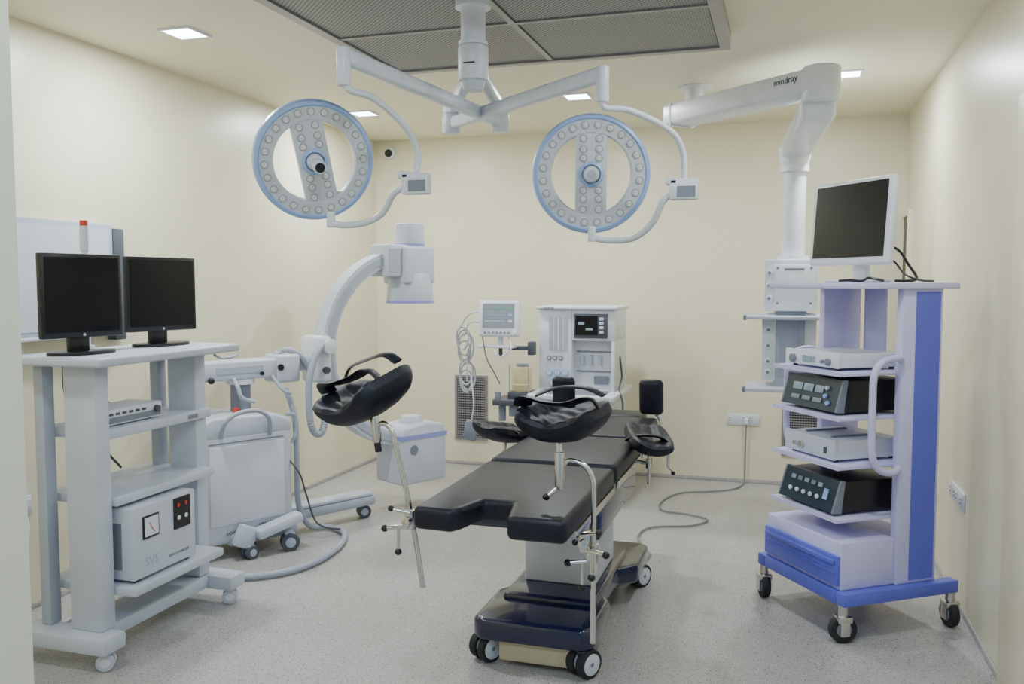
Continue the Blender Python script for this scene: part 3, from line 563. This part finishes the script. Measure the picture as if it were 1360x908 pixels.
W=[(-2.93,4.70,.95),(-2.88,4.72,.75),(-2.86,4.70,.45),(-2.88,4.75,.2),(-2.88,4.88,.04),(-2.78,4.95,.022),(-2.62,4.85,.022),(-2.52,4.6,.022),(-2.50,4.3,.022),(-2.58,4.08,.022),(-2.78,3.93,.022),(-3.05,3.86,.022),(-3.3,3.85,.022)]
T.p('floor_cable',g(M_tube).tube(W,.018,10,8))
T.p('thin_cable',g(M_cord).tube([(-2.93,4.6,.6),(-2.80,4.62,.45),(-2.80,4.7,.3),(-2.75,4.75,.1),(-2.66,4.9,.03)],.006,6,6))

# ---------------------------------------------------------------- endoscopy cart
T=Thing('endoscopy_cart',(.35,4.475,0),'lavender and violet-blue endoscopy cart with shelves, drawer and handles','medical cart',rz=35.4)
T.l('base_frame',g(M_violet).bb(-.32,.32,-.33,-.27,.165,.225,b=.008).bb(-.32,.32,.27,.33,.165,.225,b=.008).bb(-.32,-.26,-.27,.27,.165,.225,b=.006).bb(.18,.24,-.27,.27,.165,.225,b=.006).bb(-.26,.18,-.27,.27,.19,.222))
for x,y in((-.30,-.30),(-.30,.30),(.30,-.30),(.30,.30)):
    p=T.M@V((x,y,0));caster(T,p.x,p.y,.062,.028,False,random.choice((20,75,110)),.17,M_chrome,M_tread,M_mgrey)
for s in(-1,1):
    ya,yb=(s*.29,s*.25) if s<0 else (s*.25,s*.29)
    vo=(ya-.003,ya+.002) if s<0 else (yb-.002,yb+.003)
    T.l('side_column',g(M_lav).bb(-.01,.215,ya,yb,.225,1.575,b=.005).m(M_violet).bb(.062,.198,*vo,.24,1.56))
    y=s*.31
    T.l('handle',g(M_lav).tube([(-.01,s*.285,1.25),(-.05,y,1.265),(-.13,y,1.25),(-.175,y,1.19),(-.18,y,1.05),(-.18,y,.92),(-.17,y,.82),(-.13,y,.765),(-.06,y,.75),(-.01,s*.285,.76)],.016,12,6))
T.l('top_shelf',g(M_lav).bb(-.30,.29,-.31,.31,1.572,1.60,b=.006))
for z in(1.20,1.0,.78,.54):
    T.l('shelf',g(M_lav).bb(-.30,.20,-.25,.25,z-.018,z,b=.004).bb(-.305,-.30,-.25,.25,z-.018,z+.002))
db=T.l('drawer_cabinet',g(M_lav).bb(-.30,-.01,-.28,.28,.225,.44,b=.006).bb(-.01,.2,-.25,.25,.225,.43))
dr=T.l('drawer',g(M_violet).bb(-.318,-.30,-.275,.275,.245,.38,b=.004),parent=db)
T.l('drawer_pull',g(M_violet).bb(-.330,-.318,-.26,.26,.340,.362,b=.003).bb(-.324,-.318,-.26,.26,.30,.31),parent=db)
T.l('bracket_plate',g(M_lav).bb(.19,.205,.05,.20,1.25,1.572,b=.003))
E=T
def dev(name,z,mt,front,label,cat,h,x0,x1,hw,tilt,build):
    TT=Thing(name,tuple(E.M@V((0,0,z+.001))),label,cat,rz=35.4)
    q=g(mt).bb(x0,x1,-hw,hw,.012,h,b=.006).m(M_black)
    for a in(x0+.03,x1-.03):
        for b_ in(-hw+.03,hw-.03): q.cyl((a,b_,0),(a,b_,.014),.012,n=12)
    hb=TT.l('housing',q)
    MX=Matrix.Rotation(rad(90),4,'X')
    if tilt>.01:
        q=g(M_mgrey).prism([(x0,.010),(x0-tilt,.014),(x0-.004,h+.006),(x0+.02,h+.004)],-hw-.006,-hw+.006,M=MX,b=.002).prism([(x0,.010),(x0-tilt,.014),(x0-.004,h+.006),(x0+.02,h+.004)],hw-.006,hw+.006,M=MX,b=.002)
        q.m(front).prism([(x0,.012),(x0-tilt+.002,.015),(x0-.003,h+.004),(x0+.02,h+.003)],-hw+.006,hw-.006,M=MX)
    else: q=g(front).prism([(x0,.010),(x0-tilt,.014),(x0-.004,h+.006),(x0+.02,h+.004)],-hw-.004,hw+.004,M=MX,b=.002)
    TT.l('front_panel',q,parent=hb)
    build(TT,hb,x0,hw,h,tilt)
def fpt(x0,tilt,h,t,off=.0):
    return (x0-tilt+(tilt-.004)*t-off, .014+(h-.008)*t)
def b1(TT,hb,x0,hw,h,tilt):
    for y,r in((-.13,.016),(-.09,.008),(.13,.02)): TT.l('knob',g(M_mgrey).cyl((x0-tilt*.5,y,h*.5),(x0-tilt-.015,y,h*.5),r,n=18,b=.002),parent=hb)
    TT.l('display',g(M_lcd).bb(x0-tilt-.004,x0,-.03,.06,h*.35,h*.75),parent=hb)
def b2(TT,hb,x0,hw,h,tilt):
    ang=math.degrees(math.atan2(tilt,h))
    for i,(y,w_,t,hh) in enumerate(((.10,.07,.62,.035),(0.02,.07,.62,.035),(-.06,.06,.62,.035),(.10,.06,.28,.02),(.02,.06,.28,.02),(-.06,.06,.28,.02))):
        x,z=fpt(x0,tilt,h,t,.002);TT.l('display',g(M_lcd if i<3 else M_mgrey).box((x,y,z),(.004,w_,hh),rot=(0,ang,0),b=.001),parent=hb)
    for y,t in((-.115,.7),(-.115,.45),(-.14,.25)):
        x,z=fpt(x0,tilt,h,t,.0);TT.l('knob',g(M_white if t>.5 else M_blue).cyl((x,y,z),(x-.012,y,z),.010,n=16),parent=hb)
def b3(TT,hb,x0,hw,h,tilt):
    TT.l('power_switch',g(M_dgrey).bb(x0-tilt-.003,x0,-.13,-.11,h*.35,h*.65),parent=hb)
    TT.l('outlet',g(M_chrome).cyl((x0-tilt,.05,h*.5),(x0-tilt-.015,.05,h*.5),.016,n=18),parent=hb);TT.l('outlet',g(M_chrome).cyl((x0-tilt,.10,h*.5),(x0-tilt-.012,.10,h*.5),.01,n=18),parent=hb)
    for s in(-1,1): TT.l('lid_rail',g(M_mgrey).bb(x0+.05,x0+.28,s*.0925-.0075,s*.0925+.0075,h,h+.008),parent=hb)
def b4(TT,hb,x0,hw,h,tilt):
    ang=math.degrees(math.atan2(tilt,h))
    for i,y in enumerate((.12,.07,.02,-.03,-.08)):
        x,z=fpt(x0,tilt,h,.72,.002);TT.l('display',g(M_lcd if i%2==0 else M_mgrey).box((x,y,z),(.004,.03,.02),rot=(0,ang,0)),parent=hb)
        x,z=fpt(x0,tilt,h,.35,.0);TT.l('knob',g(M_white).cyl((x,y,z),(x-.010,y,z),.011,n=16,b=.002),parent=hb)
    x,z=fpt(x0,tilt,h,.5,.002);TT.l('emblem',g(M_blue).box((x,-.13,z),(.004,.03,.05),rot=(0,ang,0)),parent=hb)
dev('light_source',1.20,M_offw,M_white,'slim off-white endoscopic light source box','medical device',.075,-.27,.08,.19,.004,b1)
dev('electrosurgical_unit',1.0,M_black,M_teal,'black electrosurgical generator with sloped control panel and displays','medical device',.155,-.245,.12,.20,.045,b2)
dev('insufflator',.78,M_offw,M_lgrey,'light grey insufflator box with metal outlets','medical device',.10,-.27,.10,.18,.004,b3)
dev('irrigation_pump',.54,M_black,M_teal,'black irrigation pump with sloped dark panel and white knobs','medical device',.155,-.245,.12,.20,.05,b4)
# medical monitor
T=Thing('medical_monitor',(.30,4.42,1.60),'white-framed flat medical monitor, switched off, on cart top','monitor',rz=-53)
q=G();q.X=Matrix.Translation((0,0,.28))@Matrix.Rotation(rad(-4),4,'X')
q.m(M_white).box((0,0,0),(.53,.04,.40),b=.014,seg=3).box((0,.03,0),(.38,.04,.26),b=.015)
hb=T.l('housing',q)
q=G();q.X=Matrix.Translation((0,0,.28))@Matrix.Rotation(rad(-4),4,'X');q.m(M_screen).box((0,-.0205,.008),(.475,.003,.345));T.l('screen',q,parent=hb)
T.l('stand',g(M_white).box((0,.06,.13),(.09,.03,.24),b=.008).bb(-.12,.12,-.05,.13,0,.014,b=.005))
for P,r in(([(.30,4.52,1.72),(.40,4.54,1.78),(.50,4.48,1.76),(.55,4.42,1.68),(.58,4.38,1.62),(.54,4.33,1.608),(.48,4.30,1.608)],.0065),([(.36,4.54,1.70),(.48,4.52,1.71),(.54,4.48,1.64),(.60,4.46,1.612),(.66,4.44,1.607)],.005),([(.24,4.26,1.608),(.28,4.22,1.61),(.33,4.20,1.607),(.36,4.17,1.62),(.42,4.16,1.608)],.006)):
    single('video_cable',g(M_black).tube(P,r,8,6),'black video cable looping over the cart top','cable',P[-1])

# ---------------------------------------------------------------- camera + world
cam=bpy.data.cameras.new('camera');co=bpy.data.objects.new('camera',cam);COL.objects.link(co)
cam.sensor_width=36;cam.lens=36*1158/1360
co.location=(0,0,1.6);co.rotation_euler=(rad(90-3.9),0,rad(17.3));SC.camera=co
w=bpy.data.worlds.new('world');SC.world=w;w.use_nodes=True
w.node_tree.nodes['Background'].inputs[0].default_value=(.50,.71,1,1);w.node_tree.nodes['Background'].inputs[1].default_value=.55
